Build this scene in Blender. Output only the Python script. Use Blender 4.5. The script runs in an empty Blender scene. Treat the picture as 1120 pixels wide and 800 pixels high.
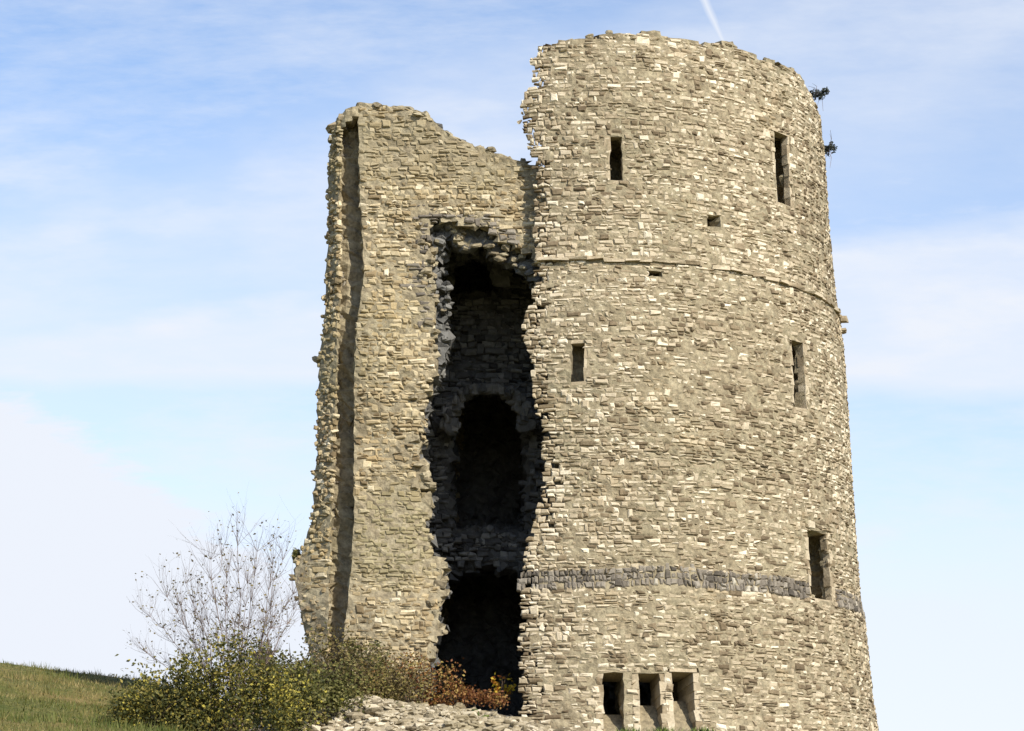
import bpy, math, random
import numpy as np
rng = np.random.default_rng(11); random.seed(5)
sc = bpy.context.scene; COL = sc.collection
R_ = math.radians
# ------------------------------------------------------------------ camera numbers (metres, eye at 1.6)
F, TH, EYE = 2800.0, R_(12.1), 1.6
CT, ST = math.cos(TH), math.sin(TH)
def ray(px, py):
    x = (np.asarray(px, float)-560)/F; y = (400-np.asarray(py, float))/F
    return x, CT-y*ST, ST+y*CT
def at(px, py, Y):
    dx, dy, dz = ray(px, py)
    return np.array([dx/dy*Y, Y+0*dx, EYE+dz/dy*Y]).T
def proj(x, y, z):
    z = z-EYE; dep = y*CT+z*ST
    return 560+F*x/dep, 400-F*(z*CT-y*ST)/dep
AX, AY = 1.64, 51.0
SIL = [(893,118),(897,130),(902,180),(907,258),(914,330),(922.5,385),(927,450),(931,520),(934.5,570),(938,620),(941,664),(947,686),(950,722),(953.5,760),(960,800),(968,850)]
zs, rs = [], []
for p in SIL:
    dx, dy, dz = ray(*p); n = math.hypot(dx, dy); ux, uy = dx/n, dy/n
    r = abs(AX*uy-AY*ux); t = AX*ux+AY*uy
    zs.append(EYE+dz/n*t); rs.append(r)
zs = np.array(zs[::-1]); rs = np.array(rs[::-1])
def RAD(z): return np.interp(z, zs, rs)
def hit(px, py):
    dx, dy, dz = ray(px, py); r = 5.0
    for _ in range(12):
        a = dx*dx+dy*dy; b = -2*(dx*AX+dy*AY); c = AX*AX+AY*AY-r*r
        disc = max(b*b-4*a*c, 0.0); t = (-b-math.sqrt(disc))/(2*a)
        z = EYE+dz*t; r = float(RAD(z))
    return math.atan2(dx*t-AX, AY-dy*t), z
def cyl(th, z, off=0.0):
    r = RAD(z)+off
    return np.stack([AX+r*np.sin(th), AY-r*np.cos(th), z+0*th], -1)
# ------------------------------------------------------------------ helpers
def tag(o, label, cat=None, group=None, kind=None):
    if label: o['label'] = label
    if cat: o['category'] = cat
    if group: o['group'] = group
    if kind: o['kind'] = kind
    return o
def empty(name, loc):
    o = bpy.data.objects.new(name, None); COL.objects.link(o); o.location = loc; o.empty_display_size = .3
    return o
class Mesh:
    """collects vertices, faces and a per-piece tint; build() links ONE mesh object"""
    def __init__(s): s.v=[]; s.f=[]; s.t=[]; s.n=0
    def add(s, v, f, t):
        v = np.asarray(v, float).reshape(-1,3)
        s.v.append(v); s.f.extend([tuple(int(i)+s.n for i in q) for q in f]); s.n += len(v)
        s.t.append(np.full(len(v), t) if np.isscalar(t) else np.asarray(t))
    def addn(s, V, f, T):
        """V (k,m,3) copies of one template with faces f, T (k,)"""
        k, m = V.shape[:2]
        if k == 0: return
        base = s.n+np.arange(k)*m
        for q in f:
            Q = base[:,None]+np.array(q)[None]
            s.f.extend(map(tuple, Q.tolist()))
        s.v.append(V.reshape(-1,3)); s.t.append(np.repeat(T, m)); s.n += k*m
    def build(s, name, mat, parent=None, smooth=False):
        me = bpy.data.meshes.new(name)
        V = np.concatenate(s.v); org = np.array(parent.matrix_world.translation) if parent else np.zeros(3)
        p = parent
        org = np.zeros(3)
        while p: org += np.array(p.location); p = p.parent
        me.from_pydata((V-org).tolist(), [], s.f); me.update()
        a = me.attributes.new('tint', 'FLOAT', 'POINT'); a.data.foreach_set('value', np.concatenate(s.t).astype(np.float32))
        if smooth: me.polygons.foreach_set('use_smooth', [True]*len(me.polygons))
        me.materials.append(mat)
        o = bpy.data.objects.new(name, me); COL.objects.link(o)
        if parent: o.parent = parent
        return o
def cube26():
    V=[]; idx={}
    for i in (-1,0,1):
        for j in (-1,0,1):
            for k in (-1,0,1):
                if (i,j,k)!=(0,0,0): idx[(i,j,k)]=len(V); V.append((i,j,k))
    Fs=[]
    for ax in range(3):
        for s in (-1,1):
            for a in (-1,0):
                for b in (-1,0):
                    q=[]
                    for da,db in ((0,0),(1,0),(1,1),(0,1)):
                        c=[0,0,0]; c[ax]=s; c[(ax+1)%3]=a+da; c[(ax+2)%3]=b+db; q.append(idx[tuple(c)])
                    Fs.append(tuple(q if s>0 else q[::-1]))
    V=np.array(V,float); n=np.linalg.norm(V,axis=1,keepdims=True)
    return V/n**.62, Fs
RV, RF = cube26()
def rotmats(k, tilt=.35, yaw=math.pi):
    a=rng.uniform(-yaw,yaw,k); b=rng.uniform(-tilt,tilt,k); c=rng.uniform(-tilt,tilt,k)
    ca,sa,cb,sb,cc,s_=np.cos(a),np.sin(a),np.cos(b),np.sin(b),np.cos(c),np.sin(c)
    Z=np.zeros(k); O=np.ones(k)
    Rz=np.array([[ca,-sa,Z],[sa,ca,Z],[Z,Z,O]]).transpose(2,0,1)
    Rx=np.array([[O,Z,Z],[Z,cb,-sb],[Z,sb,cb]]).transpose(2,0,1)
    Ry=np.array([[cc,Z,s_],[Z,O,Z],[-s_,Z,cc]]).transpose(2,0,1)
    return Rz@Rx@Ry
def rocks(M, C, S, tint, tilt=.35, rnd=0.0):
    """irregular rubble stones at C (k,3), half sizes S (k,3)"""
    k=len(C)
    if not k: return
    base=RV/np.linalg.norm(RV,axis=1,keepdims=True)**rnd
    V=base[None]*(1+rng.normal(0,.10,(k,26,1)))+rng.normal(0,.07,(k,26,3))
    V=V*S[:,None,:]
    V=np.einsum('kij,kmj->kmi', rotmats(k,tilt), V)+C[:,None,:]
    M.addn(V, RF, tint)
BQ=[(0,1,2,3),(7,6,5,4),(0,4,5,1),(1,5,6,2),(2,6,7,3),(3,7,4,0)]
def box_local(M, o, t, u, n, a0,a1,b0,b1,c0,c1, tint=.6, jit=.008):
    """block in a local frame: a along t, b along u, c along n"""
    P=[]
    for c in (c1,c0):
        for a,b in ((a0,b0),(a1,b0),(a1,b1),(a0,b1)): P.append(o+t*a+u*b+n*c)
    M.add(np.array(P)+rng.normal(0,jit,(8,3)), BQ, tint)
def vnoise(x, y, seed=0):
    """smooth value noise"""
    r=np.random.default_rng(seed).uniform(-1,1,(64,64))
    xi=np.floor(x).astype(int); yi=np.floor(y).astype(int); fx=x-xi; fy=y-yi
    fx=fx*fx*(3-2*fx); fy=fy*fy*(3-2*fy)
    g=lambda a,b: r[a%64,b%64]
    return (g(xi,yi)*(1-fx)+g(xi+1,yi)*fx)*(1-fy)+(g(xi,yi+1)*(1-fx)+g(xi+1,yi+1)*fx)*fy
def voxels(mask, pos, M, tint=.45):
    """boundary faces of a filled grid; pos (n+1 grid,3)"""
    N=np.array(mask.shape); G=N+1
    pad=np.zeros(N+2,bool); pad[1:-1,1:-1,1:-1]=mask
    quads=[]; cen=[]
    idx=lambda a,b,c:(a*G[1]+b)*G[2]+c
    for ax in range(3):
        for s in (1,-1):
            nb=np.roll(pad,-s,axis=ax)[1:-1,1:-1,1:-1]
            I=np.argwhere(mask & ~nb)
            if not len(I): continue
            a1,a2=(ax+1)%3,(ax+2)%3
            c=[]
            for d1,d2 in ((0,0),(1,0),(1,1),(0,1)):
                J=I.copy(); J[:,ax]+= (1 if s>0 else 0); J[:,a1]+=d1; J[:,a2]+=d2; c.append(idx(J[:,0],J[:,1],J[:,2]))
            q=np.stack(c,1)
            if s<0: q=q[:,::-1]
            quads.append(q); cen.append((ax,s,I))
    Q=np.concatenate(quads); used,inv=np.unique(Q,return_inverse=True)
    V=pos.reshape(-1,3)[used]
    M.add(V, inv.reshape(Q.shape).tolist(), rng.uniform(.25,.6,len(V)))
    return cen
ST_F=[(8,9,10,11),(4,5,9,8),(5,6,10,9),(6,7,11,10),(7,4,8,11),(0,1,5,4),(1,2,6,5),(2,3,7,6),(3,0,4,7)]
def veneer(M, P, u0,u1,v0,v1, ok, hr=(.05,.108), wr=(.06,.21), out=(-.012,.020), tmean=.51, tsd=.28, miss=.045, gap=.004):
    """coursed rubble facing stones on the surface P(u,v); u and v in metres"""
    A=[]
    v=v0
    while v<v1:
        h=rng.uniform(*hr); u=u0-rng.uniform(0,.2); wav=rng.uniform(0,6.28)
        while u<u1:
            w=min(rng.gamma(3.0,(wr[1]-wr[0])/5.5)+wr[0], wr[1]*1.5); hh=h
            if rng.random()<.13: 
                k=rng.uniform(.4,.6); A.append((u,v,w,h*k)); A.append((u,v+h*k,w,h*(1-k)))
            elif rng.random()<.05: A.append((u,v,w,h*1.7))
            else: A.append((u,v,w,h))
            u+=w
        v+=h
    A=np.array(A); uc=A[:,0]+A[:,2]/2; vc=A[:,1]+A[:,3]/2+.018*np.sin(uc*1.3)+.03*vnoise(uc*.9,A[:,1]*.6,3)
    keep=ok(uc,vc,A[:,2]/2,A[:,3]/2)&(rng.random(len(A))>miss)
    A=A[keep]; uc=uc[keep]; vc=vc[keep]; k=len(A)
    hw=A[:,2]/2-gap; hh=A[:,3]/2-gap
    sg=np.array([(-1,-1),(1,-1),(1,1),(-1,1)],float)
    j=lambda s: rng.normal(0,s,(k,4))
    U0=uc[:,None]+sg[None,:,0]*hw[:,None]+j(.016); V0=vc[:,None]+sg[None,:,1]*hh[:,None]+j(.014)
    ins=rng.uniform(.014,.036,(k,1))
    U1=uc[:,None]+(U0-uc[:,None])*np.clip(1-ins/hw[:,None],.4,1); V1=vc[:,None]+(V0-vc[:,None])*np.clip(1-ins/hh[:,None],.4,1)
    o=rng.uniform(out[0],out[1],(k,1))+rng.normal(0,.005,(k,4))-.012*np.clip(vnoise(uc*.8+5,vc*.9,61)+.4*vnoise(uc*2.3,vc*2.3,62)-.1,0,1)[:,None]*1.15
    def lift(U,V,d):
        e=.05; p=P(U,V); du=P(U+e,V)-P(U-e,V); dv=P(U,V+e)-P(U,V-e)
        n=np.cross(du,dv); n/=np.linalg.norm(n,axis=-1,keepdims=True)+1e-9
        return p+n*np.asarray(d)[...,None]
    V=np.concatenate([lift(U0,V0,np.full((k,4),-.06)), lift(U0,V0,o-.012), lift(U1,V1,o+.012)],1)
    T=np.clip(np.where(rng.random(k)<.05,.03,rng.normal(tmean,tsd,k))+.11*vnoise(uc*1.1,vc*1.1,8)+.10*vnoise(uc*.35,vc*.5,9),0,1)
    M.addn(V, ST_F, T)
# ------------------------------------------------------------------ materials
def newmat(name):
    m=bpy.data.materials.new(name); m.use_nodes=True; nt=m.node_tree; nt.nodes.clear()
    out=nt.nodes.new('ShaderNodeOutputMaterial'); b=nt.nodes.new('ShaderNodeBsdfPrincipled')
    b.inputs['Specular IOR Level'].default_value=.25
    nt.links.new(b.outputs[0],out.inputs[0]); return m,nt,b
def N(nt,t,**kw):
    n=nt.nodes.new(t)
    for k,v in kw.items():
        if k.startswith('_'): setattr(n,k[1:],v)
        else: n.inputs[k].default_value=v
    return n
def ramp(nt,src,stops):
    r=nt.nodes.new('ShaderNodeValToRGB'); e=r.color_ramp.elements
    e[0].position=stops[0][0]; e[0].color=(*stops[0][1],1); e[1].position=stops[-1][0]; e[1].color=(*stops[-1][1],1)
    for p,c in stops[1:-1]:
        k=e.new(p); k.color=(*c,1)
    nt.links.new(src,r.inputs[0]); return r
def mixc(nt,fac,a,b,mode='MIX'):
    m=nt.nodes.new('ShaderNodeMix'); m.data_type='RGBA'; m.blend_type=mode
    for sock,val in ((m.inputs[0],fac),(m.inputs[6],a),(m.inputs[7],b)):
        if hasattr(val,'links'): nt.links.new(val,sock)
        elif isinstance(val,tuple): sock.default_value=(*val,1)
        else: sock.default_value=val
    return m.outputs[2]
def stone_mat(name, stops, stain=(.20,.18,.11), stain_amt=.5, bump=.5, bscale=22, warm=None, speck=(.75,1.15)):
    m,nt,b=newmat(name)
    at_=N(nt,'ShaderNodeAttribute',_attribute_name='tint'); tc=N(nt,'ShaderNodeTexCoord')
    n1=N(nt,'ShaderNodeTexNoise',Scale=9.0,Detail=5.0,Roughness=.65); nt.links.new(tc.outputs['Object'],n1.inputs['Vector'])
    ad=N(nt,'ShaderNodeMath',_operation='MULTIPLY_ADD'); nt.links.new(n1.outputs[0],ad.inputs[0]); ad.inputs[1].default_value=.55; 
    a2=N(nt,'ShaderNodeMath',_operation='ADD'); nt.links.new(at_.outputs['Fac'],a2.inputs[0]); a2.inputs[1].default_value=-.275
    nt.links.new(a2.outputs[0],ad.inputs[2])
    col=ramp(nt,ad.outputs[0],stops).outputs[0]
    n2=N(nt,'ShaderNodeTexNoise',Scale=.55,Detail=6.0,Roughness=.6); nt.links.new(tc.outputs['Object'],n2.inputs['Vector'])
    r2=N(nt,'ShaderNodeMapRange'); nt.links.new(n2.outputs[0],r2.inputs[0]); r2.inputs[1].default_value=.48; r2.inputs[2].default_value=.72; r2.inputs[4].default_value=stain_amt
    col=mixc(nt,r2.outputs[0],col,stain)
    if warm:
        n4=N(nt,'ShaderNodeTexNoise',Scale=.8,Detail=4.0); mp=N(nt,'ShaderNodeMapping'); mp.inputs[1].default_value=(7,3,9)
        nt.links.new(tc.outputs['Object'],mp.inputs[0]); nt.links.new(mp.outputs[0],n4.inputs['Vector'])
        r4=N(nt,'ShaderNodeMapRange'); nt.links.new(n4.outputs[0],r4.inputs[0]); r4.inputs[1].default_value=.56; r4.inputs[2].default_value=.75; r4.inputs[4].default_value=.5
        col=mixc(nt,r4.outputs[0],col,warm)
    # lichen / grit speckle
    n3=N(nt,'ShaderNodeTexNoise',Scale=bscale,Detail=6.0,Roughness=.7); nt.links.new(tc.outputs['Object'],n3.inputs['Vector'])
    r3=N(nt,'ShaderNodeMapRange'); nt.links.new(n3.outputs[0],r3.inputs[0]); r3.inputs[1].default_value=.3; r3.inputs[2].default_value=.7; r3.inputs[3].default_value=speck[0]; r3.inputs[4].default_value=speck[1]
    col=mixc(nt,1.0,col,r3.outputs[0],'MULTIPLY')
    nt.links.new(col,b.inputs['Base Color']); b.inputs['Roughness'].default_value=.93
    bp=N(nt,'ShaderNodeBump',Strength=bump,Distance=.03); nt.links.new(n3.outputs[0],bp.inputs['Height']); nt.links.new(bp.outputs[0],b.inputs['Normal'])
    return m
STONE=[(0,(.12,.088,.052)),(.2,(.24,.185,.115)),(.5,(.405,.335,.228)),(.78,(.545,.465,.335)),(1,(.68,.605,.465))]
M_stone=stone_mat('ragstone', STONE, stain=(.25,.205,.125), stain_amt=.42, warm=(.42,.325,.185))
M_core=stone_mat('rubble_core', [(0,(.11,.09,.06)),(.35,(.25,.205,.13)),(.7,(.36,.31,.205)),(1,(.5,.44,.32))], bump=.9, bscale=13, speck=(.5,1.4))
def patch(m,center,rad,col,amt):
    nt=m.node_tree; b=[n for n in nt.nodes if n.type=='BSDF_PRINCIPLED'][0]; src=b.inputs['Base Color'].links[0].from_socket
    tc=N(nt,'ShaderNodeTexCoord'); mp=N(nt,'ShaderNodeMapping'); mp.inputs[1].default_value=tuple(-c/r for c,r in zip(center,rad)); mp.inputs[3].default_value=tuple(1/r for r in rad)
    nt.links.new(tc.outputs['Object'],mp.inputs[0]); ln=N(nt,'ShaderNodeVectorMath',_operation='LENGTH'); nt.links.new(mp.outputs[0],ln.inputs[0])
    nz=N(nt,'ShaderNodeTexNoise',Scale=2.2,Detail=6.0,Roughness=.65); nt.links.new(tc.outputs['Object'],nz.inputs['Vector'])
    a=N(nt,'ShaderNodeMath',_operation='MULTIPLY_ADD'); nt.links.new(nz.outputs[0],a.inputs[0]); a.inputs[1].default_value=1.2; nt.links.new(ln.outputs['Value'],a.inputs[2])
    r=N(nt,'ShaderNodeMapRange'); nt.links.new(a.outputs[0],r.inputs[0]); r.inputs[1].default_value=1.75; r.inputs[2].default_value=1.25; r.inputs[4].default_value=amt
    nt.links.new(mixc(nt,r.outputs[0],src,col),b.inputs['Base Color'])
M_left=stone_mat('weathered_ragstone', [(0,(.15,.11,.06)),(.25,(.28,.21,.115)),(.5,(.40,.32,.19)),(.78,(.55,.46,.30)),(1,(.68,.59,.43))], stain=(.22,.19,.10), stain_amt=.75, warm=(.44,.31,.14))
loc=lambda p: tuple(np.array(p)-np.array([AX,AY,2.6]))
patch(M_left,loc(at(432,590,46.3)),(.85,1.5,1.15),(.235,.205,.115),.75)
patch(M_left,loc(at(480,160,46.8)),(2.2,1.5,.8),(.27,.225,.14),.6)
M_flint_and_shade=stone_mat('grey_flint_and_shade', [(0,(.07,.06,.048)),(.4,(.175,.15,.118)),(.75,(.27,.238,.19)),(1,(.42,.38,.30))], stain=(.3,.25,.17), stain_amt=.2)
M_ashlar=stone_mat('dressed_stone', [(0,(.30,.26,.18)),(.5,(.46,.41,.31)),(1,(.60,.56,.46))], stain_amt=.3)
M_inner=stone_mat('dark_grey_rubble', [(0,(.04,.038,.035)),(.35,(.105,.102,.094)),(.7,(.18,.174,.158)),(1,(.31,.295,.26))], stain=(.07,.068,.06), stain_amt=.5, bump=.9, bscale=12)  # darker, greyer rubble for faces set back inside the breach
M_pale=stone_mat('pale_rubble', [(0,(.12,.095,.06)),(.3,(.26,.215,.14)),(.6,(.41,.35,.245)),(1,(.60,.53,.40))], stain=(.20,.165,.09), stain_amt=.75)
def leaf_mat(name, stops, trans=.25):
    m,nt,b=newmat(name)
    a=N(nt,'ShaderNodeAttribute',_attribute_name='tint'); c=ramp(nt,a.outputs['Fac'],stops)
    nt.links.new(c.outputs[0],b.inputs['Base Color']); b.inputs['Roughness'].default_value=.6
    tr=N(nt,'ShaderNodeBsdfTranslucent'); nt.links.new(c.outputs[0],tr.inputs[0])
    mx=N(nt,'ShaderNodeMixShader'); mx.inputs[0].default_value=trans
    nt.links.new(b.outputs[0],mx.inputs[1]); nt.links.new(tr.outputs[0],mx.inputs[2])
    nt.links.new(mx.outputs[0],[n for n in nt.nodes if n.type=='OUTPUT_MATERIAL'][0].inputs[0]); return m
M_leaf=leaf_mat('bush_leaf', [(0,(.025,.03,.009)),(.35,(.065,.07,.018)),(.62,(.14,.13,.032)),(.84,(.23,.18,.04)),(1,(.42,.36,.06))])
M_dry=leaf_mat('dry_leaf', [(0,(.05,.036,.016)),(.4,(.14,.105,.042)),(.7,(.22,.175,.06)),(1,(.19,.19,.045))])
M_red=leaf_mat('autumn_leaf', [(0,(.07,.025,.012)),(.4,(.20,.075,.025)),(.7,(.28,.15,.05)),(1,(.36,.27,.08))])
M_gold=leaf_mat('yellow_leaf', [(0,(.25,.06,.01)),(.5,(.5,.33,.03)),(1,(.6,.5,.05))])
M_ivy=leaf_mat('creeper_leaf', [(0,(.05,.055,.015)),(.5,(.13,.13,.035)),(1,(.24,.21,.08))])
M_dark=leaf_mat('hanging_leaf', [(0,(.02,.03,.03)),(.6,(.05,.06,.05)),(1,(.09,.09,.08))])
M_grass=leaf_mat('grass_blade', [(0,(.06,.085,.018)),(.35,(.12,.135,.03)),(.65,(.21,.175,.06)),(1,(.32,.25,.11))])
M_green=leaf_mat('green_leaf', [(0,(.03,.055,.01)),(.5,(.09,.14,.025)),(1,(.22,.26,.06))])
M_stem=stone_mat('bramble_stem', [(0,(.03,.022,.016)),(.5,(.09,.065,.045)),(1,(.16,.12,.09))], stain_amt=.1)
M_bark=stone_mat('twig_bark', [(0,(.09,.062,.05)),(.5,(.21,.155,.13)),(1,(.32,.25,.22))], stain_amt=.1)
# ------------------------------------------------------------------ sun, sky, camera
SAZ, SEL = 35.0, 39.0
sun=bpy.data.lights.new('sun','SUN'); sun.energy=5.0; sun.angle=R_(.5); sun.color=(1,.94,.83)
so=bpy.data.objects.new('sun',sun); COL.objects.link(so)
so.rotation_euler=(R_(90-SEL),0,R_(SAZ)); so.location=(20,-20,40)
w=bpy.data.worlds.new('World'); sc.world=w; w.use_nodes=True; nt=w.node_tree; nt.nodes.clear()
wo=nt.nodes.new('ShaderNodeOutputWorld'); bg=nt.nodes.new('ShaderNodeBackground'); nt.links.new(bg.outputs[0],wo.inputs[0])
sky=nt.nodes.new('ShaderNodeTexSky'); sky.sky_type='NISHITA'; sky.sun_disc=False
sky.sun_elevation=R_(SEL); sky.sun_rotation=math.pi-R_(SAZ); sky.altitude=50; sky.air_density=1.0; sky.dust_density=.6; sky.ozone_density=2.2
bg.inputs['Strength'].default_value=.15
tc=nt.nodes.new('ShaderNodeTexCoord'); sp=nt.nodes.new('ShaderNodeSeparateXYZ'); nt.links.new(tc.outputs['Generated'],sp.inputs[0])
def mt(op,a,b=None,c=None,clamp=False):
    n=nt.nodes.new('ShaderNodeMath'); n.operation=op; n.use_clamp=clamp
    for i,v in enumerate((a,b,c)):
        if v is None: continue
        if hasattr(v,'links'): nt.links.new(v,n.inputs[i])
        else: n.inputs[i].default_value=v
    return n.outputs[0]
Yp=mt('MAXIMUM',sp.outputs[1],.05)
A_=mt('DIVIDE',sp.outputs[0],Yp); E_=mt('DIVIDE',sp.outputs[2],Yp)     # tangent azimuth and elevation of the view north
def AE(px,py):
    dx,dy,dz=ray(px,py); return float(dx/dy),float(dz/dy)
cv=nt.nodes.new('ShaderNodeCombineXYZ'); nt.links.new(A_,cv.inputs[0]); nt.links.new(E_,cv.inputs[1])
def cnoise(sx,sy,rot,scale,detail,off=(0,0,0),rough=.55):
    mp=nt.nodes.new('ShaderNodeMapping'); mp.inputs['Location'].default_value=off; mp.inputs['Rotation'].default_value=(0,0,rot); mp.inputs['Scale'].default_value=(sx,sy,1)
    nt.links.new(cv.outputs[0],mp.inputs[0]); n=nt.nodes.new('ShaderNodeTexNoise'); n.inputs['Scale'].default_value=scale; n.inputs['Detail'].default_value=detail; n.inputs['Roughness'].default_value=rough
    nt.links.new(mp.outputs[0],n.inputs['Vector']); return n.outputs[0]
nA=cnoise(1,2.6,R_(-32),9,6,(1.3,.4,0)); nB=cnoise(1,3,R_(-8),14,5,(5,2,0)); nC=cnoise(1,1.6,R_(-20),30,5,(2,7,0)); nD=cnoise(1,4.2,R_(-24),26,8,(3,1,0),.68)
def side(p,q,wd,noise,na):
    """0..1 ramp, 1 on the lower side of the line p-q in the sky"""
    a0,e0=AE(*p); a1,e1=AE(*q); L=math.hypot(a1-a0,e1-e0); nx,ny=(e1-e0)/L,-(a1-a0)/L
    d=mt('ADD',mt('MULTIPLY',A_,nx),mt('MULTIPLY',E_,ny)); d=mt('SUBTRACT',d,a0*nx+e0*ny)
    d=mt('ADD',d,mt('MULTIPLY',mt('SUBTRACT',noise,.5),na))
    return mt('SMOOTHSTEP' if False else 'ADD',mt('DIVIDE',d,wd),.5,clamp=True)
c1=side((0,408),(330,612),.022,nD,.05)                                   # bright bank low on the left
c1=mt('MULTIPLY',c1,mt('SUBTRACT',1.0,mt('MULTIPLY',side((250,800),(180,0),-.10,nA,.05),.0)))
low=side((0,330),(1120,330),.16,nA,.10)                                  # paler towards the horizon
st=mt('MULTIPLY',mt('SUBTRACT',nA,.42),3.2,clamp=True)                   # long diagonal cirrus
st2=mt('MULTIPLY',mt('SUBTRACT',nB,.45),3.0,clamp=True)
rt=mt('MULTIPLY',side((900,262),(1120,240),.02,nB,.02),mt('SUBTRACT',1.0,side((900,430),(1120,432),.012,nB,.02)))   # bank right of the tower
dl=mt('MULTIPLY',side((0,235),(380,110),.05,nA,.05),mt('SUBTRACT',1.0,side((0,430),(420,330),.10,nA,.05)))  # diagonal veil on the left
cl=mt('ADD',mt('ADD',mt('MULTIPLY',st,.34),.12),mt('MULTIPLY',mt('SUBTRACT',nD,.5),.75))
cl=mt('MAXIMUM',cl,.02)
cl=mt('MAXIMUM',cl,mt('MULTIPLY',dl,mt('ADD',.22,mt('MULTIPLY',mt('ADD',st,nD),.4))))
cl=mt('MAXIMUM',cl,mt('MULTIPLY',rt,mt('ADD',.45,mt('MULTIPLY',mt('ADD',st2,mt('MULTIPLY',nD,.9)),.33))))
cl=mt('ADD',cl,mt('MULTIPLY',low,.36))
cl=mt('MAXIMUM',cl,mt('MULTIPLY',c1,1.0))
c2=mt('MULTIPLY',side((300,520),(1120,560),.085,nB,.05),mt('SUBTRACT',1.0,side((760,0),(760,800),-.06,nB,.02)) if False else 1.0)
cl=mt('MAXIMUM',cl,mt('MULTIPLY',c2,.86),clamp=True)
# vapour trail
a0,e0=AE(762,-20); a1,e1=AE(791,46); L=math.hypot(a1-a0,e1-e0); ux,uy=(a1-a0)/L,(e1-e0)/L
da=mt('SUBTRACT',A_,a0); de=mt('SUBTRACT',E_,e0)
al=mt('ADD',mt('MULTIPLY',da,ux),mt('MULTIPLY',de,uy)); ac=mt('ABSOLUTE',mt('ADD',mt('SUBTRACT',mt('MULTIPLY',da,uy),mt('MULTIPLY',de,ux)),mt('MULTIPLY',mt('SUBTRACT',nC,.5),.002)))
tr=mt('MULTIPLY',mt('SUBTRACT',1.0,mt('DIVIDE',ac,.0036),clamp=True),mt('MULTIPLY',mt('LESS_THAN',al,L),mt('GREATER_THAN',al,-.2)))
cl=mt('MAXIMUM',cl,mt('MULTIPLY',tr,.9))
front=mt('MULTIPLY',mt('ADD',sp.outputs[1],-.25),2.0,clamp=True)          # cirrus lies over the northern sky
cl=mt('MULTIPLY',cl,front)
mx=nt.nodes.new('ShaderNodeMix'); mx.data_type='RGBA'; nt.links.new(cl,mx.inputs[0]); nt.links.new(mixc(nt,1.0,sky.outputs[0],(1.03,.985,1.0),'MULTIPLY'),mx.inputs[6])
mx.inputs[7].default_value=(4.32,4.55,5.0,1); SKYMIX=mx
nt.links.new(mx.outputs[2],bg.inputs[0])
cam=bpy.data.cameras.new('camera'); co=bpy.data.objects.new('camera',cam); COL.objects.link(co)
co.location=(0,0,EYE); co.rotation_euler=(math.pi/2+TH,0,0); cam.lens=90; cam.sensor_width=36; cam.clip_end=9000; cam.clip_start=.1
sc.camera=co
sc.view_settings.view_transform='Standard'; sc.view_settings.look='None'; sc.view_settings.exposure=.40; sc.view_settings.gamma=1
sc.render.engine='CYCLES'
# ------------------------------------------------------------------ ground
def H(x,y):
    sl=np.clip(y/45,0,1)
    rise=.103*np.minimum(y,58)-.06*np.maximum(y-58,0)
    h=rise-.2*sl*12*np.tanh((x+2.5)/12)*np.clip((90-np.abs(y-45))/45,0,1)-.42*sl
    h=h+.10*vnoise(x*.35,y*.35,21)+.04*vnoise(x*1.3,y*1.3,22)
    far=np.clip((np.hypot(x,y)-120)/200,0,1)
    h=np.where(y<0,np.minimum(h,0)+.02*y,h)
    return h*(1-far)+far*(-22)
def ground():
    xs=np.concatenate([-np.geomspace(4000,32,26),np.linspace(-30,24,110),np.geomspace(26,4000,26)])
    ys=np.concatenate([-np.geomspace(3000,6,20),np.linspace(-4,30,35),np.linspace(30.5,66,100),np.geomspace(67,5000,32)])
    X,Y=np.meshgrid(xs,ys,indexing='ij'); Z=H(X,Y); m=Mesh()
    nx,ny=X.shape; I=np.arange(nx*ny).reshape(nx,ny)
    q=np.stack([I[:-1,:-1],I[1:,:-1],I[1:,1:],I[:-1,1:]],-1).reshape(-1,4)
    m.add(np.stack([X,Y,Z],-1), q.tolist(), .5)
    mm,nt,b=newmat('turf'); tc=N(nt,'ShaderNodeTexCoord')
    n1=N(nt,'ShaderNodeTexNoise',Scale=.5,Detail=8.0,Roughness=.7); nt.links.new(tc.outputs['Object'],n1.inputs['Vector'])
    n2=N(nt,'ShaderNodeTexNoise',Scale=9.0,Detail=6.0,Roughness=.7); nt.links.new(tc.outputs['Object'],n2.inputs['Vector'])
    a=ramp(nt,n1.outputs[0],[(.35,(.075,.09,.02)),(.5,(.13,.125,.035)),(.65,(.21,.155,.06))])
    c=mixc(nt,.8,a.outputs[0],ramp(nt,n2.outputs[0],[(.3,(.4,.4,.35)),(.7,(1.4,1.35,1.2))]).outputs[0],'MULTIPLY')
    nt.links.new(c,b.inputs['Base Color']); b.inputs['Roughness'].default_value=1
    bp=N(nt,'ShaderNodeBump',Strength=.8,Distance=.08); nt.links.new(n2.outputs[0],bp.inputs['Height']); nt.links.new(bp.outputs[0],b.inputs['Normal'])
    o=m.build('ground',mm,smooth=True); tag(o,'rough grassy hillside rising to the left of the tower','hillside',kind='structure')
ground()
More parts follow.
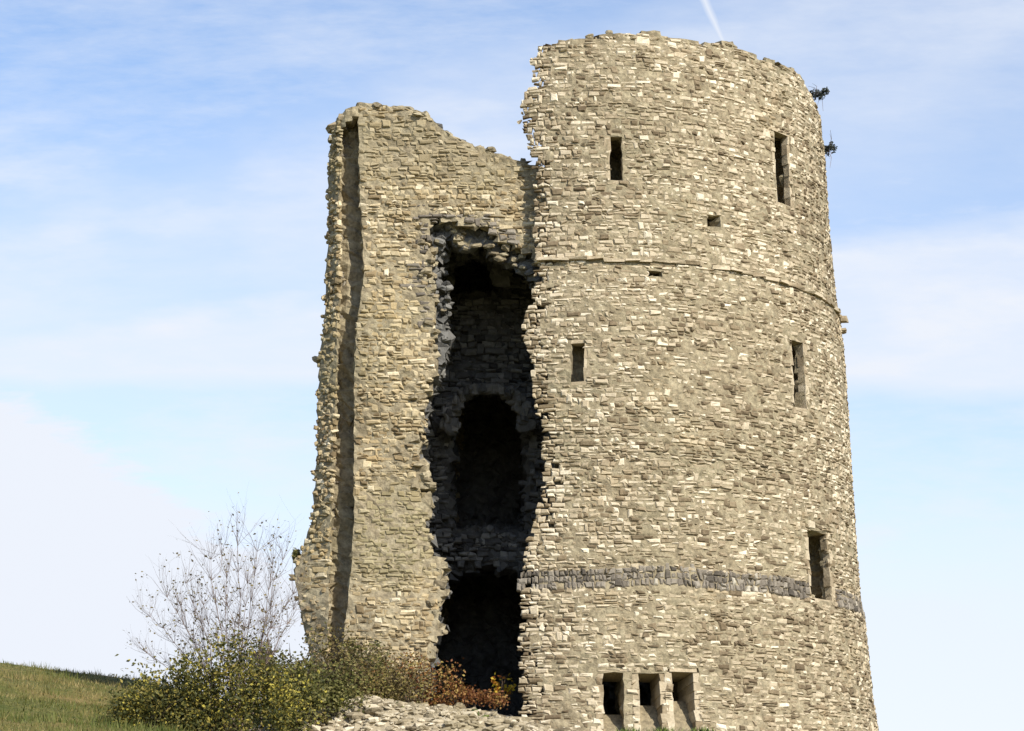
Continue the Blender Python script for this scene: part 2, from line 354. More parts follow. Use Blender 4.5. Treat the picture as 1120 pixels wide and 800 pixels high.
# ------------------------------------------------------------------ the tower
Z0=2.6
tower=empty('ruined_tower',(AX,AY,Z0))
tag(tower,'tall ruined round castle tower of pale rubble stone with a dark vertical breach','tower')
EDGE=[(612,44),(592,49),(578,66),(581,78),(583,92),(571,104),(569,122),(566,134),(575,150),(578,166),(583,180),(584,240),(584,300),(580,330),(572,350),(570,370),(579,388),(582,430),(588,462),(591,482),(594,505),(592,540),(582,578),(573,602),(570,640),(567,700),(567,782),(567,860)]
eh=np.array([hit(*p) for p in EDGE]); o_=np.argsort(eh[:,1])
def THL(z): return np.interp(z, eh[o_,1], eh[o_,0])
TOP=[(560,60),(577,62),(590,50),(612,45),(640,41),(680,37),(705,35),(724,37),(738,43),(780,48),(803,47),(812,56),(850,70),(868,76),(880,92),(888,106),(893,118),(897,132),(900,150)]
thp=np.array([hit(*p) for p in TOP])
def ZTOP(th):
    z=np.interp(th, thp[:,0], thp[:,1]); zb=thp[-1,1]
    return np.where(th>thp[-1,0], zb-.5*np.clip(th-thp[-1,0],0,3), z)
WIN=[(668,150,681,197),(849,147,863,223),(625,376,639,418),(868,375,880,445),(886,583,906,655)]
GAR=[(660,735,683,806),(700,735,723,808),(737,735,760,810)]
PUT=[(775,238,787,249),(714,297,721,304)]
def opening(r):
    x0,y0,x1,y1=r; ym=(y0+y1)/2; xm=(x0+x1)/2
    ta,_=hit(x0,ym); tb,_=hit(x1,ym); _,zt=hit(xm,y0); _,zb=hit(xm,y1)
    return ta,tb,zb,zt
OW=[opening(r) for r in WIN]; OG=[opening(r) for r in GAR]; OP=[opening(r) for r in PUT]
BAND=[(570,636),(640,634),(700,633),(780,636),(860,644),(900,653),(936,665)]
bh=np.array([hit(*p) for p in BAND]); zband=float(np.mean(bh[:,1]))
LED=[(600,283),(650,283),(740,287),(790,293),(850,309),(900,330)]
lh=np.array([hit(*p) for p in LED])
print('band z',bh[:,1],'ledge z',lh[:,1],'R',rs)
def ZB(th): return .5*zband+.5*np.interp(th,bh[:,0],bh[:,1])
def ZL(th): return .4*float(np.mean(lh[:,1]))+.6*np.interp(th,lh[:,0],lh[:,1])
def build_drum():
    M=Mesh()
    th=np.linspace(R_(-32),R_(262),int(R_(294)*5/.14)); zz=np.arange(Z0,16.0+EYE+.6,.11); rr=np.linspace(0,1.3,7)
    TC=(th[:-1]+th[1:])/2; ZC=(zz[:-1]+zz[1:])/2; RC=(rr[:-1]+rr[1:])/2
    T,Z,D=np.meshgrid(TC,ZC,RC,indexing='ij')
    rag=lambda s,a: rng.normal(0,a,T.shape)
    left=THL(Z)+.002+.035*(D>.1)*np.abs(vnoise(Z*2.2,D*5,4))+np.where(D>.1,.05+rag(0,.012),0)
    mask=(T>left)&(Z<ZTOP(T)+.03-.25*D*(vnoise(T*9,D*3,6)+.6)+rag(0,.03))
    for ta,tb,zb,zt in OW:
        mask&=~((T>ta-.013)&(T<tb+.013)&(Z>zb-.05)&(Z<zt+.05)&(D<.95)); mask&=~((T>ta-.08)&(T<tb+.09)&(Z>zb-.05)&(Z<zt+.05)&(D>.22)&(D<1.08))
    for ta,tb,zb,zt in OG:
        mask&=~((T>ta-.012)&(T<tb+.012)&(Z>zb-.05)&(Z<zt+.03))
    for ta,tb,zb,zt in OP:
        pad=.010; mask&=~((T>ta-pad)&(T<tb+pad)&(Z>zb-.03)&(Z<zt+.03)&(D<.5))
    G=np.meshgrid(th,zz,rr,indexing='ij')
    G[1]=np.minimum(G[1],ZTOP(G[0])+.03+.03*vnoise(G[0]*30,G[2]*8,71))
    pos=cyl(G[0],G[1],-G[2])+rng.normal(0,1,G[0].shape+(3,))*np.where(G[2]<.01,.009,.028)[...,None]
    cen=voxels(mask,pos,M)
    # rubble on the broken edges and the wall top
    for ax,s,I in cen:
        if not ((ax==0 and s<0) or (ax==1 and s>0)): continue
        t=TC[I[:,0]]; z=ZC[I[:,1]]; d=RC[I[:,2]]
        sel=(t<R_(100))&(rng.random(len(I))<np.where(ax==0,.85,.2))
        if ax==0: sel&=(t<R_(0)) 
        t,z,d=t[sel],z[sel],d[sel]
        C=cyl(t,z+(.05 if ax==1 else 0),-d)+rng.normal(0,.03,(len(t),3))
        if len(t): rocks(M,C,np.stack([rng.uniform(.06,.14,len(t)),rng.uniform(.05,.12,len(t)),rng.uniform(.03,.075,len(t))],1)*.85,rng.uniform(.15,.7,len(t)),.5,.25)
    o=M.build('drum_wall',M_core,tower)
    # facing stones
    M=Mesh(); R0=5.0
    def P(u,v): return cyl(np.maximum(u/R0,THL(v)+.006*vnoise(v*9,v*0,72)),np.minimum(v,ZTOP(u/R0)+.03*vnoise(u*3,u*0+.5,73)))
    def ok(u,v,hw,hh):
        t=u/R0; m=(t-hw/R0*.2>THL(v)-.002)&(v<ZTOP(t)-.015)&(t<R_(103))
        for ta,tb,zb,zt in OW: m&=~((t+hw/R0>ta-.001)&(t-hw/R0<tb+.001)&(v+hh>zb-.005)&(v-hh<zt+.005))
        for ta,tb,zb,zt in OG: m&=~((t+hw/R0>ta-.001)&(t-hw/R0<tb+.001)&(v+hh>zb-.05)&(v-hh<zt+.005))
        for ta,tb,zb,zt in OP: m&=~((t+hw/R0>ta-.002)&(t-hw/R0<tb+.002)&(v+hh>zb)&(v-hh<zt))
        m&=~((np.abs(v-ZB(t))<.135+hh*.2)&(t>THL(v))&~((t>OW[4][0]-.05)&(t<OW[4][1]+.05)))
        m&=~((np.abs(v-ZL(t))<.04)&(t>R_(-12)))
        return m
    veneer(M,P,R0*R_(-24),R0*R_(103),Z0,16.0+EYE+.5,ok)
    f=M.build('stone_facing',M_stone,tower)
    return o,f
drum,facing=build_drum()
# knapped flint band and string course
R0=5.0
for lo,hi in ((R_(-18),OW[4][0]-.012),(OW[4][1]+.02,R_(100))):
    M=Mesh()
    def okb(u,v,hw,hh):
        t=u/R0; return (t>THL(zband+v)-.01)&(t-hw/R0>lo)&(t+hw/R0<hi)
    veneer(M,lambda u,v: cyl(u/R0, v+ZB(u/R0)), R0*lo-.1,R0*hi,-.135,.135,okb,hr=(.085,.135),wr=(.045,.12),out=(.014,.030),tmean=.42,tsd=.2,miss=.02,gap=.003)
    M.build('flint_band',M_flint_and_shade,tower)
for lo,hi in ((-13.5,22.5),(25,92)):
    M=Mesh(); t=R_(lo)
    while t<R_(hi):
        wd=rng.uniform(.18,.42)
        if t+wd/R0>R_(hi): wd=max((R_(hi)-t)*R0,.05)
        tm=t+wd/R0/2; zc=float(ZL(tm))+rng.normal(0,.010); o=cyl(np.array(tm),np.array(zc)); tv=np.array([math.cos(tm),math.sin(tm),0]); n=np.array([math.sin(tm),-math.cos(tm),0])
        box_local(M,o,tv,np.array([0,0,1.]),n,-wd/2-.004,wd/2+.004,-.025,.032,-.12,max(.03,rng.uniform(.055,.10)-.05*max(0,float(vnoise(np.array(tm*6),np.array(.5),77)))),rng.uniform(.2,.7),.014)
        t+=wd/R0+1e-5
    M.build('string_course',M_stone,tower)
def frame_of(ta,tb,zb,zt):
    tm=(ta+tb)/2; zm=(zb+zt)/2; o=cyl(np.array(tm),np.array(zm))
    up=cyl(np.array(tm),np.array(zt))-cyl(np.array(tm),np.array(zb)); up/=np.linalg.norm(up)
    tv=np.array([math.cos(tm),math.sin(tm),0]); n=np.cross(tv,up)
    return o,tv,up,n,float(RAD(zm))*(tb-ta),zt-zb
for i,ow in enumerate(OW):
    o,tv,up,n,wd,ht=frame_of(*ow)
    L=Mesh(); box_local(L,o,tv,up,n,-wd/2-.10,wd/2+.11,ht/2+.003,ht/2+.075,-.22,-.006,.45,.012); pw=L.build('window_slit',M_stone,tower)
    for s in (-1,1):
        M=Mesh(); z=-ht/2
        while z<ht/2-.02:
            h=min(rng.uniform(.16,.30),ht/2-z); jw=rng.uniform(.10,.13); e=rng.uniform(0,.02)+(.05*abs(rng.normal()) if i==4 and s>0 else 0)
            if ht/2-z-h<.12: h=ht/2-z
            a,b=(wd/2-.01+e,wd/2+jw+e) if s>0 else (-wd/2-jw,-wd/2+.01-e)
            box_local(M,o,tv,up,n,a,b,z-.003,z+h+.003,-.15,-.02+rng.uniform(0,.016),rng.uniform(.2,.75),.010)
            z+=h
        M.build('jamb',M_stone,pw)
    L=Mesh(); box_local(L,o,tv,up,n,-wd/2-.09,wd/2+.09,-ht/2-.09,-ht/2-.003,-.3,-.004,.4,.012); L.build('sill',M_stone,pw)
for i,og in enumerate(OG):
    o,tv,up,n,wd,ht=frame_of(*og)
    L=Mesh(); box_local(L,o,tv,up,n,-wd/2-.07,wd/2+.07,ht/2+.003,ht/2+.075,-.85,-.006,.45,.012); pw=L.build('chute_opening',M_stone,tower)
    for s in (-1,1):
        M=Mesh(); z=-ht/2-.15
        while z<ht/2-.02:
            h=min(rng.uniform(.10,.24),ht/2-z); e=rng.uniform(.12,.145)
            if ht/2-z-h<.1: h=ht/2-z
            a,b=(wd/2,wd/2+e) if s>0 else (-wd/2-e,-wd/2)
            box_local(M,o,tv,up,n,a,b,z-.003,z+h+.003,-.85,-.022+rng.uniform(0,.016),rng.uniform(.15,.8),.010); z+=h
        M.build('jamb',M_stone,pw)
    L=Mesh(); zt_=ht/2-(.66,.50,.42)[i]; P8=[]
    for a in (-wd/2-.02,wd/2+.02):
        P8+= [o+tv*a+up*(-ht/2+.02)+n*(-.02), o+tv*a+up*zt_+n*(-.50), o+tv*a+up*(zt_-.12)+n*(-.75), o+tv*a+up*(-ht/2-.3)+n*(-.75)]
    L.add(np.array(P8)+rng.normal(0,.006,(8,3)),[(4,5,1,0),(5,6,2,1),(0,1,2,3),(7,6,5,4),(7,4,0,3)],.3); L.build('sloping_sill',M_core,pw)
# ------------------------------------------------------------------ the broken wall left of the breach
PXA=[(392,118),(393,200),(398,300),(389,370),(387,480),(388,560),(384,620),(379,680),(374,720),(370,800)]
PXB=[(371,118),(370,300),(366,450),(361,560),(360,640),(358,700),(354,800)]
PXC=[(359,150),(358,250),(354,340),(348,400),(346,480),(341,560),(331,596),(320,622),(323,645),(331,680),(338,710),(336,800)]
tab=lambda T,py: np.interp(py,[p[1] for p in T],[p[0] for p in T])
def YF(z): return AY-RAD(z)*math.cos(R_(15))+.27
def pyz(z,Y): return proj(0*z,Y,z)[1]
def xpx(px,Y,z): return (px-560)/F*(Y*CT+(z-EYE)*ST)
def DY(x,z): return .10*vnoise(x*.8+3,z*.6,81)+.045*vnoise(x*2.1,z*1.9,82)-.25*np.clip((8.3-z)/3,0,1.2)
def XT(T,z): return xpx(tab(T,pyz(z,YF(z))),YF(z),z)
XR=xpx(645,47.0,9.0)
BTOP=[(352,215),(357,186),(361,160),(364,152),(366,132),(378,122),(388,117),(400,113),(420,115),(440,118),(458,124),(472,131),(482,142),(492,151),(505,157),(520,162),(550,172),(580,182),(650,200)]
BL=[(478,238),(470,262),(472,310),(475,340),(476,400),(470,440),(464,480),(457,515),(468,545),(472,600),(481,620),(484,650),(476,690),(471,720),(472,860)]
BT=[(440,242),(475,240),(500,243),(530,252),(560,266),(582,282),(640,320)]
def build_broken():
    M=Mesh()
    ZZ=np.arange(Z0,17.6,.105); DD=np.array([0,.12,.28,.46,.66,.88,1.1,1.3,1.5,1.75,2.05,2.4,2.75,3.1,3.5,3.9,4.3,4.7,5.1,5.6,6.2,6.8,7.4,8.0])
    NA=40; U=np.arange(7+NA); G=np.meshgrid(U,ZZ,DD,indexing='ij')
    a,b,c_=XT(PXA,G[1]),XT(PXB,G[1]),XT(PXC,G[1])
    X=np.where(G[0]<=3,c_+(b-c_)*G[0]/3,np.where(G[0]<=6,b+(a-b)*(G[0]-3)/3,a+(XR-a)*(G[0]-6)/NA))
    Y=YF(G[1])+DY(X,G[1])*np.where(G[0]<6,.4,1)+G[2]+np.where(G[0]<3,(3-G[0])/3*.30*np.clip(1-G[2]/2,0,1),0)+np.where(G[0]<=3,.10*np.clip(1-G[2]/2,0,1),0); Zg=G[1]+0*X
    pos=np.stack([X,Y,Zg],-1)
    c=lambda a:(a[:-1,:-1,:-1]+a[1:,1:,1:]+a[1:,:-1,:-1]+a[:-1,1:,1:])/4
    cx,cy,cz=c(X),c(Y),c(Zg); D=(DD[:-1]+DD[1:])[None,None,:]/2+0*cx
    px,py=proj(cx,cy,cz)
    rag=lambda a: rng.normal(0,a,cx.shape)
    topz=np.interp(px,[p[0] for p in BTOP],[float(at(p[0],p[1],46.7)[2]) for p in BTOP])
    mask=cz<topz+.04-np.clip(D-.9,0,9)*.10*(D>1.6)
    gi=np.arange(cx.shape[0])[:,None,None]; mask&=~((gi>=3)&(gi<6)&(D<.45)&(cz<topz-.25))
    # breach
    n1=vnoise(py*.045,D*1.2,31)*8+vnoise(py*.13,D*2,34)*4+rag(2.0)
    left=tab(BL,py)+n1+np.where(D>.2,-6-8*np.clip(D,0,1.2),0)
    bt=np.interp(px,[p[0] for p in BT],[p[1] for p in BT])+vnoise(px*.08,D*1.5,33)*5-np.where(D>.2,9*np.clip(D,0,2),0)
    zfl=float(at(520,776,47)[2])
    inb=(px>left)&(py>bt)&(px<606)&(cz>zfl-.25*np.clip((px-470)/100,0,1)+.0*D)
    mg=np.clip((425-py)/40,0,1); inn=(px>left+15*mg+4*vnoise(py*.09,D,36)+np.where(D>.2,6,0))&(py>bt+24+5*vnoise(px*.11,D,37)+np.where(D>.2,9*np.clip(D,0,1),0))
    mask&=~(inb&(D<.34)); mask&=~(inb&inn&(D<3.7))
    # arched chambers in the wall at the back of the breach
    def arch(x0,x1,ytop,ybot,dmax,flat=False):
        xm=(x0+x1)/2; r=(x1-x0)/2
        a=(px>x0)&(px<x1)&(py<ybot)&(py>ytop+r*(1-np.sqrt(np.clip(1-((px-xm)/r)**2,0,1)))*.9)
        return a&(D>3.0)&(D<dmax)
    A=arch(487,547,281,322,5.0)|arch(494,573,428,582,7.6)|arch(466,606,622,790,7.6)
    mask&=~(A&(cz>zfl-.1))
    vz=np.interp(proj(pos[...,0],pos[...,1],pos[...,2])[0],[p[0] for p in BTOP],[float(at(p[0],p[1],46.7)[2]) for p in BTOP])+.02; pos[...,2]=np.minimum(pos[...,2],vz)
    jit=rng.normal(0,1,pos.shape)*np.array([.026,.03,.024])
    jit*=np.where(G[2]<.01,.4,1+1.0*((G[2]>.1)&(G[0]>7)))[...,None]
    cen=voxels(mask,pos+jit,M)
    UC=cx; 
    for ax,s,I in cen:
        if ax==1 and s>0 or ax==0 or ax==2 and s<0:
            x,y,z,d=[a[I[:,0],I[:,1],I[:,2]] for a in (cx,cy,cz,D)]
            if ax==1: sel=(d<1.7)&(rng.random(len(x))<.16)
            elif ax==0: sel=(rng.random(len(x))<.35)&(I[:,0]>7)
            else: sel=(d>.2)&(rng.random(len(x))<.45)&(I[:,0]>6)
            C=np.stack([x,y,z],1)[sel]+rng.normal(0,.04,(sel.sum(),3)); k=len(C)
            if ax==2: C[:,1]-=.12
            if k: rocks(M,C,np.stack([rng.uniform(.05,.13,k),rng.uniform(.05,.12,k),rng.uniform(.035,.08,k)],1),rng.uniform(.1,.7,k),.35,.15)
    o=M.build('broken_wall',M_core,tower)
    o.data.materials.append(M_inner); me=o.data
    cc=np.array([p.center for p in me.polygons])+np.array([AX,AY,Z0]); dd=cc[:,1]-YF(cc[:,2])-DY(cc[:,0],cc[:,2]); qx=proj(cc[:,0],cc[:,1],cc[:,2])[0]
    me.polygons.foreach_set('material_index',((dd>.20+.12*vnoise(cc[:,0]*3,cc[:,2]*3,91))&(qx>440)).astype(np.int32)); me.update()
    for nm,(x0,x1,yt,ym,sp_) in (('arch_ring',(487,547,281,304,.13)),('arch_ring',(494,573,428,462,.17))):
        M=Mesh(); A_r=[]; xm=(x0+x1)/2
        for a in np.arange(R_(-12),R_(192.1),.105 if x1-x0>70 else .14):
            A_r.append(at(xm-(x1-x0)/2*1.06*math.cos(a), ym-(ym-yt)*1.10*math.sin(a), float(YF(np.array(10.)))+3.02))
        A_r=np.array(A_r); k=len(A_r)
        rocks(M,A_r,np.stack([rng.uniform(.05,.075,k),np.full(k,.22),rng.uniform(.09,.13,k)],1),rng.uniform(.35,.9,k),.25); M.build(nm,M_inner,tower)
    M=Mesh()
    def okbk(u,v,hw,hh):
        x,y=proj(u,YF(v)+3.46,v); el=lambda cx_,cy_,rx,ry: ((np.abs(x-cx_)/rx)**2+(np.minimum(y-cy_,0)/ry)**2<1)
        a1=el(517,305,37,30)&(y<326); a2=el(533.5,468,46,48)&(y<584)
        return (x>462)&(x<612)&(y>262)&(y<620)&~a1&~a2
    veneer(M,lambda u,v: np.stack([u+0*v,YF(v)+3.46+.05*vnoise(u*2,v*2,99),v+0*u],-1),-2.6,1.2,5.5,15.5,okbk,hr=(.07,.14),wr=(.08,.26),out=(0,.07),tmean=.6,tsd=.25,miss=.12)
    M.build('inner_facing',M_inner,tower)
    # facing: front, shaded return, outer strip
    BX=np.array([p[0] for p in BTOP],float); BZ=np.array([float(at(p[0],p[1],46.7)[2]) for p in BTOP])
    TZ=lambda u,v: np.interp(proj(u,46.7+0*u,16.0+0*u)[0],BX,BZ)
    M=Mesh(); TP=lambda px: np.interp(px,[p[0] for p in BTOP],[p[1] for p in BTOP])
    def front(u,v): v=np.minimum(v,TZ(u,v)+.03*vnoise(u*4,u*0,83)); return np.stack([u+0*v,YF(v)+DY(u,v),v+0*u],-1)
    def okf(u,v,hw,hh,grey=False):
        x,y=proj(u,YF(v),v); pl=proj(u-hw,YF(v),v)[0]; pr=proj(u+hw,YF(v),v)[0]
        inb=(pr>tab(BL,y)+2)&(y>np.interp(x,[p[0] for p in BT],[p[1] for p in BT])-2)
        nz=vnoise(u*2.2,v*2.2,51)*9; zone=(pr>tab(BL,y)-17+nz)&(y>np.interp(x,[p[0] for p in BT],[p[1] for p in BT])-16+nz)&(y<350+nz*3)&(rng.random(len(u))<.8)
        zone=zone if grey else ~zone
        return zone&(pl>tab(PXA,y)-2)&(v<TZ(u,v)-.02)&~inb&(x<640)
    veneer(M,front,-4.6,XR,Z0+.6,17.5,okf,tmean=.5,tsd=.20,miss=.07,out=(-.014,.028))
    zt=lambda px: np.interp(px,[p[0] for p in BTOP],[float(at(p[0],p[1],46.7)[2]) for p in BTOP])
    def strip(u,v,k0=PXC,k1=PXB,d0=.40,d1=.10,wid=.28):
        q=np.clip(u/wid,-.2,1.2); a_=XT(k0,v); b_=XT(k1,v)
        return np.stack([a_+(b_-a_)*q,YF(v)+d0+(d1-d0)*q,v+0*u],-1)
    def oks(u,v,hw,hh):
        p=strip(u,v); x,y=proj(p[...,0],p[...,1],p[...,2]); return (u-hw>-.05)&(u+hw<.31)&(v+hh<zt(x)+.02)
    veneer(M,strip,-.05,.31,Z0+.6,17.5,oks,wr=(.045,.12),tmean=.45,miss=.05,out=(-.02,.05))
    k=420; uu=rng.uniform(-.03,.30,k); vv=rng.uniform(Z0+.8,16.4,k); C=strip(uu,vv)
    m_=vv<zt(proj(C[:,0],C[:,1],C[:,2])[0])-.05; C=C[m_]; k=len(C)
    rocks(M,C,np.stack([rng.uniform(.035,.09,k),rng.uniform(.03,.055,k),rng.uniform(.022,.055,k)],1),np.clip(rng.normal(.4,.2,k),0,1),.3,.2)
    gro=lambda u,v: strip(u,v,PXB,PXA,.56,.56,.48)
    def okg(u,v,hw,hh):
        p=gro(u,v); x,y=proj(p[...,0],p[...,1],p[...,2]); return (u-hw>-.03)&(u+hw<.52)&(v+hh<zt(x)-.2)
    nf0=len(M.f); veneer(M,gro,0,.52,Z0+.6,17.5,okg,wr=(.06,.18),tmean=.5,tsd=.2,miss=.1,out=(-.005,.05)); veneer(M,front,-4.6,XR,Z0+.6,17.5,lambda u,v,a,b: okf(u,v,a,b,True),tmean=.42,tsd=.2,miss=.06,out=(-.012,.03)); nf1=len(M.f)  # groove floor takes the grey stone: its shade is put into the colour
    f=M.build('broken_wall_facing',M_left,tower); f.data.materials.append(M_flint_and_shade); f.data.polygons.foreach_set('material_index',[0]*nf0+[1]*(nf1-nf0)); f.data.update()
build_broken()
# odd stones standing proud of the outline
for (px,py,Y,s) in ((920,350,50.4,.09),(921,362,50.4,.07),(349,394,47.05,.08),(368,140,46.95,.12),(378,131,46.85,.11)):
    M=Mesh(); C=at(px,py,Y)[None]; rocks(M,C,np.array([[s*1.5,s*1.6,s*.8]]),np.array([.35]),.1); M.build('jutting_stone',M_stone,tower)
# ------------------------------------------------------------------ low rubble footing in front of the breach
def gz(x,y): return float(H(np.array(float(x)),np.array(float(y))))
FT=[(250,808),(280,797),(310,788),(345,778),(385,770),(402,767),(440,771),(480,775),(520,780),(565,786),(600,800),(640,806)]
M=Mesh(); fx0,fy0=-2.2,44.0
C=[];S=[]
def ftop(px): return np.interp(px,[p[0] for p in FT],[p[1] for p in FT])
prof=np.linspace(250,640,60); dep=np.linspace(-1.5,2.6,12); P=np.zeros((60,12,3))
for i,p in enumerate(prof):
    q=at(p,ftop(p),fy0)
    for j,d in enumerate(dep):
        e=min(1,(d+1.5)/1.6); z=q[2]-.02-(1-e)**2*1.1+.02*max(d,0)
        P[i,j]=(q[0]*(1+d/fy0),fy0+d,max(z,Z0))
P[:,:,2]+=.09*vnoise(P[:,:,0]*1.7,P[:,:,1]*1.7,95); P[:,:,:]+=rng.normal(0,.02,P.shape); P[:,0,2]-=.8
I=np.arange(720).reshape(60,12); q=np.stack([I[:-1,:-1],I[1:,:-1],I[1:,1:],I[:-1,1:]],-1).reshape(-1,4)
M.add(P.reshape(-1,3),q.tolist(),.4)
Vf=P.reshape(-1,3); k=5200
a=rng.uniform(0,58.99,k); b=rng.uniform(.1,8,k); ai=a.astype(int); bi=b.astype(int)
C=P[ai,bi]*(1-(a-ai))[:,None]+P[ai+1,bi]*(a-ai)[:,None]; C=C+(P[ai,bi+1]-P[ai,bi])*(b-bi)[:,None]; C+=rng.normal(0,.015,C.shape); C[:,2]-=.012
rocks(M,C,np.stack([rng.uniform(.04,.13,k),rng.uniform(.04,.11,k),rng.uniform(.018,.05,k)],1)*rng.gamma(4,.165,(k,1)),np.clip(rng.normal(.52,.24,k),0,1),.35,.45)
fo=M.build('rubble_footing',M_pale); tag(fo,'low pale heap of broken rubble masonry below the breach, in front of the tower','rubble')
# ------------------------------------------------------------------ plants
def tube(M,pts,rad,sides=5,tint=.5):
    pts=np.array(pts,float); n=len(pts); rings=[]
    for i in range(n):
        t=pts[min(i+1,n-1)]-pts[max(i-1,0)]; t/=np.linalg.norm(t)+1e-9
        a=np.cross(t,[.3,.9,.1]); a/=np.linalg.norm(a)+1e-9; b=np.cross(t,a)
        ang=np.arange(sides)*2*math.pi/sides
        rings.append(pts[i]+rad[i]*(np.cos(ang)[:,None]*a+np.sin(ang)[:,None]*b))
    f=[]
    for i in range(n-1):
        for j in range(sides):
            f.append((i*sides+j,i*sides+(j+1)%sides,(i+1)*sides+(j+1)%sides,(i+1)*sides+j))
    f.append(tuple(range((n-1)*sides,n*sides)))
    M.add(np.concatenate(rings),f,tint)
LV=np.array([(-1,0,0),(-.2,.55,.12),(1,0,0),(-.2,-.55,.12)]); LFc=[(0,1,2),(0,2,3)]
def leaves(M,C,size,T,flat=1.6):
    k=len(C)
    if not k: return
    R=rotmats(k,flat); V=LV[None]*np.asarray(size)[:,None,None]
    M.addn(np.einsum('kij,kmj->kmi',R,V)+C[:,None,:],LFc,T)
def branch(M,p,d,length,r,level,tips,spread=.6,up=.15,tint=.5):
    pts=[p.copy()]; rad=[r]; n=5 if level>0 else 4
    for i in range(n):
        d=d+rng.normal(0,.13,3); d[2]+=up*.25; d/=np.linalg.norm(d)
        p=p+d*length/n; pts.append(p.copy()); rad.append(r*(1-.62*(i+1)/n))
    tube(M,pts,rad,5 if r>.012 else 3,tint)
    if level==0: tips.extend(pts[2:]); return
    for i in range(rng.integers(3,6)):
        j=rng.integers(1,n+1); q=pts[j]; dd=d+rng.normal(0,spread,3); dd[2]=abs(dd[2])*.6+.35; dd/=np.linalg.norm(dd)
        branch(M,q,dd,length*rng.uniform(.5,.8),rad[j]*.68,level-1,tips,spread,up,tint)
def clump(C0,S,k,edge=.25,lumps=9):
    """points spread through a lumpy mound"""
    q=(np.arange(lumps)+.5)/lumps*2-1; rng.shuffle(q)
    L=C0+np.stack([q*.95,rng.normal(0,.4,lumps),(1-q*q*.75)*rng.uniform(-.15,.62,lumps)],1)*S
    i=rng.integers(0,lumps,k); v=rng.normal(0,1,(k,3)); v/=np.linalg.norm(v,axis=1,keepdims=True)
    r=rng.random((k,1))**.5*(1+.35*(rng.random((k,1))<.10))
    return L[i]+v*r*np.minimum(S,S.mean()*1.25)*rng.uniform(.24,.5,(lumps,1))[i]
def base_at(px,Y):
    x=float(at(px,800,Y)[0]); return np.array([x,Y,gz(x,Y)])
# tall bare shrub
b0=base_at(262,42.6); root=empty('bare_shrub',b0); tag(root,'tall nearly leafless shrub of thin grey twigs with a few last leaves against the sky','shrub')
Mb=Mesh(); tips=[]
for (px,py) in ((165,650),(185,600),(205,590),(228,560),(245,556),(262,545),(282,552),(300,570),(318,600),(322,640),(160,690),(195,640),(225,610),(270,590),(295,620),(250,640),(215,650),(308,560)):
    tgt=at(px,py+(50 if py<640 else 25),b0[1]+rng.uniform(-.8,.9)); p0=b0+np.array([rng.normal(0,.14),rng.normal(0,.14),.0]); d=tgt-p0; L=np.linalg.norm(d)
    pts=[p0]; n=7; dirn=d/L; bow=np.array([0,0,1.])*.12*L
    for i in range(1,n+1):
        s=i/n; pts.append(p0+d*s+bow*math.sin(s*math.pi)*(abs(d[0])/L)+rng.normal(0,.025,3))
    rad=[.012*(1-.8*i/n) for i in range(n+1)]; tube(Mb,pts,rad,5,.5)
    for i in range(2,n+1):
        for _ in range(7):
            dd=dirn+rng.normal(0,.45,3); dd/=np.linalg.norm(dd)
            branch(Mb,pts[i].copy(),dd,L*rng.uniform(.10,.24),.0036,1 if rng.random()<.6 else 0,tips,.55,.3)
Mb.build('branches',M_bark,root)
tips=np.array(tips); sel=tips[rng.random(len(tips))<.15]; cl_=sel[rng.integers(0,len(sel),50)]
Ml=Mesh(); leaves(Ml,sel+rng.normal(0,.03,sel.shape),rng.uniform(.016,.036,len(sel)),rng.uniform(.1,.8,len(sel)))
c2=np.repeat(cl_,5,0)+rng.normal(0,.05,(250,3)); leaves(Ml,c2,rng.uniform(.014,.03,250),rng.uniform(.1,.7,250))
Ml.build('leaves',M_dry,root)
# dense leafy bushes and brambles
def bush(name,label,cat,px,Y,S,k,mat,size,tint,lumps=10,stems=14,py=None,group=None,tint_pow=1.0):
    b=base_at(px,Y) if py is None else at(px,py,Y); r=empty(name,b); tag(r,label,cat,group)
    Mk=Mesh(); S=np.array(S)
    for _ in range(stems):
        e=b+np.clip(rng.normal(0,.5,3),-.85,.85)*S; e[2]=b[2]+min(abs(rng.normal(.6,.25)),.95)*S[2]
        m_=(b+e)/2+np.array([0,0,.15*S[2]]); p0=b+rng.normal(0,.2,3)*S*np.array([1,1,0]); p0[2]=b[2]-.1
        tube(Mk,[p0,m_,e],[.010,.007,.003],4,rng.uniform(.0,.4))
    Mk.build('stems',M_stem,r)
    Ml=Mesh(); C=clump(b+np.array([0,0,.25*S[2]]),S,k,lumps=lumps); C=C[C[:,2]>b[2]-.15]
    T=np.clip(rng.uniform(*tint,len(C))**tint_pow+.12*vnoise(C[:,0]*2.5,C[:,2]*2.5,17),0,1)
    leaves(Ml,C,rng.uniform(size[0],size[1],len(C)),T); Ml.build('leaves',mat,r); return r
bush('leafy_bush','dense dark green bush with yellowing leaves at the foot of the bare shrub','bush',238,41.3,(1.3,.8,1.5),12500,M_leaf,(.02,.044),(0,1),24,46)
bush('leafy_bush','smaller green bush on the grass edge, left of the dense dark bush','bush',168,41.0,(.7,.6,.85),3400,M_leaf,(.02,.042),(0,1),14,20)
bush('leafy_bush','olive green bush against the left foot of the tower','bush',322,43.2,(.95,.5,1.35),7500,M_ivy,(.018,.042),(0,.9),11,22,py=790)
bush('bramble_patch','brown dry bramble tangle on the bank below the broken wall','bramble',372,44.4,(1.25,.4,1.25),11000,M_dry,(.018,.040),(0,.9),13,44,py=778)
bush('bramble_patch','yellowish green bramble climbing the wall foot below the shaded strip','bramble',398,45.6,(.6,.3,1.2),3000,M_ivy,(.018,.038),(.2,1),9,18,py=768)
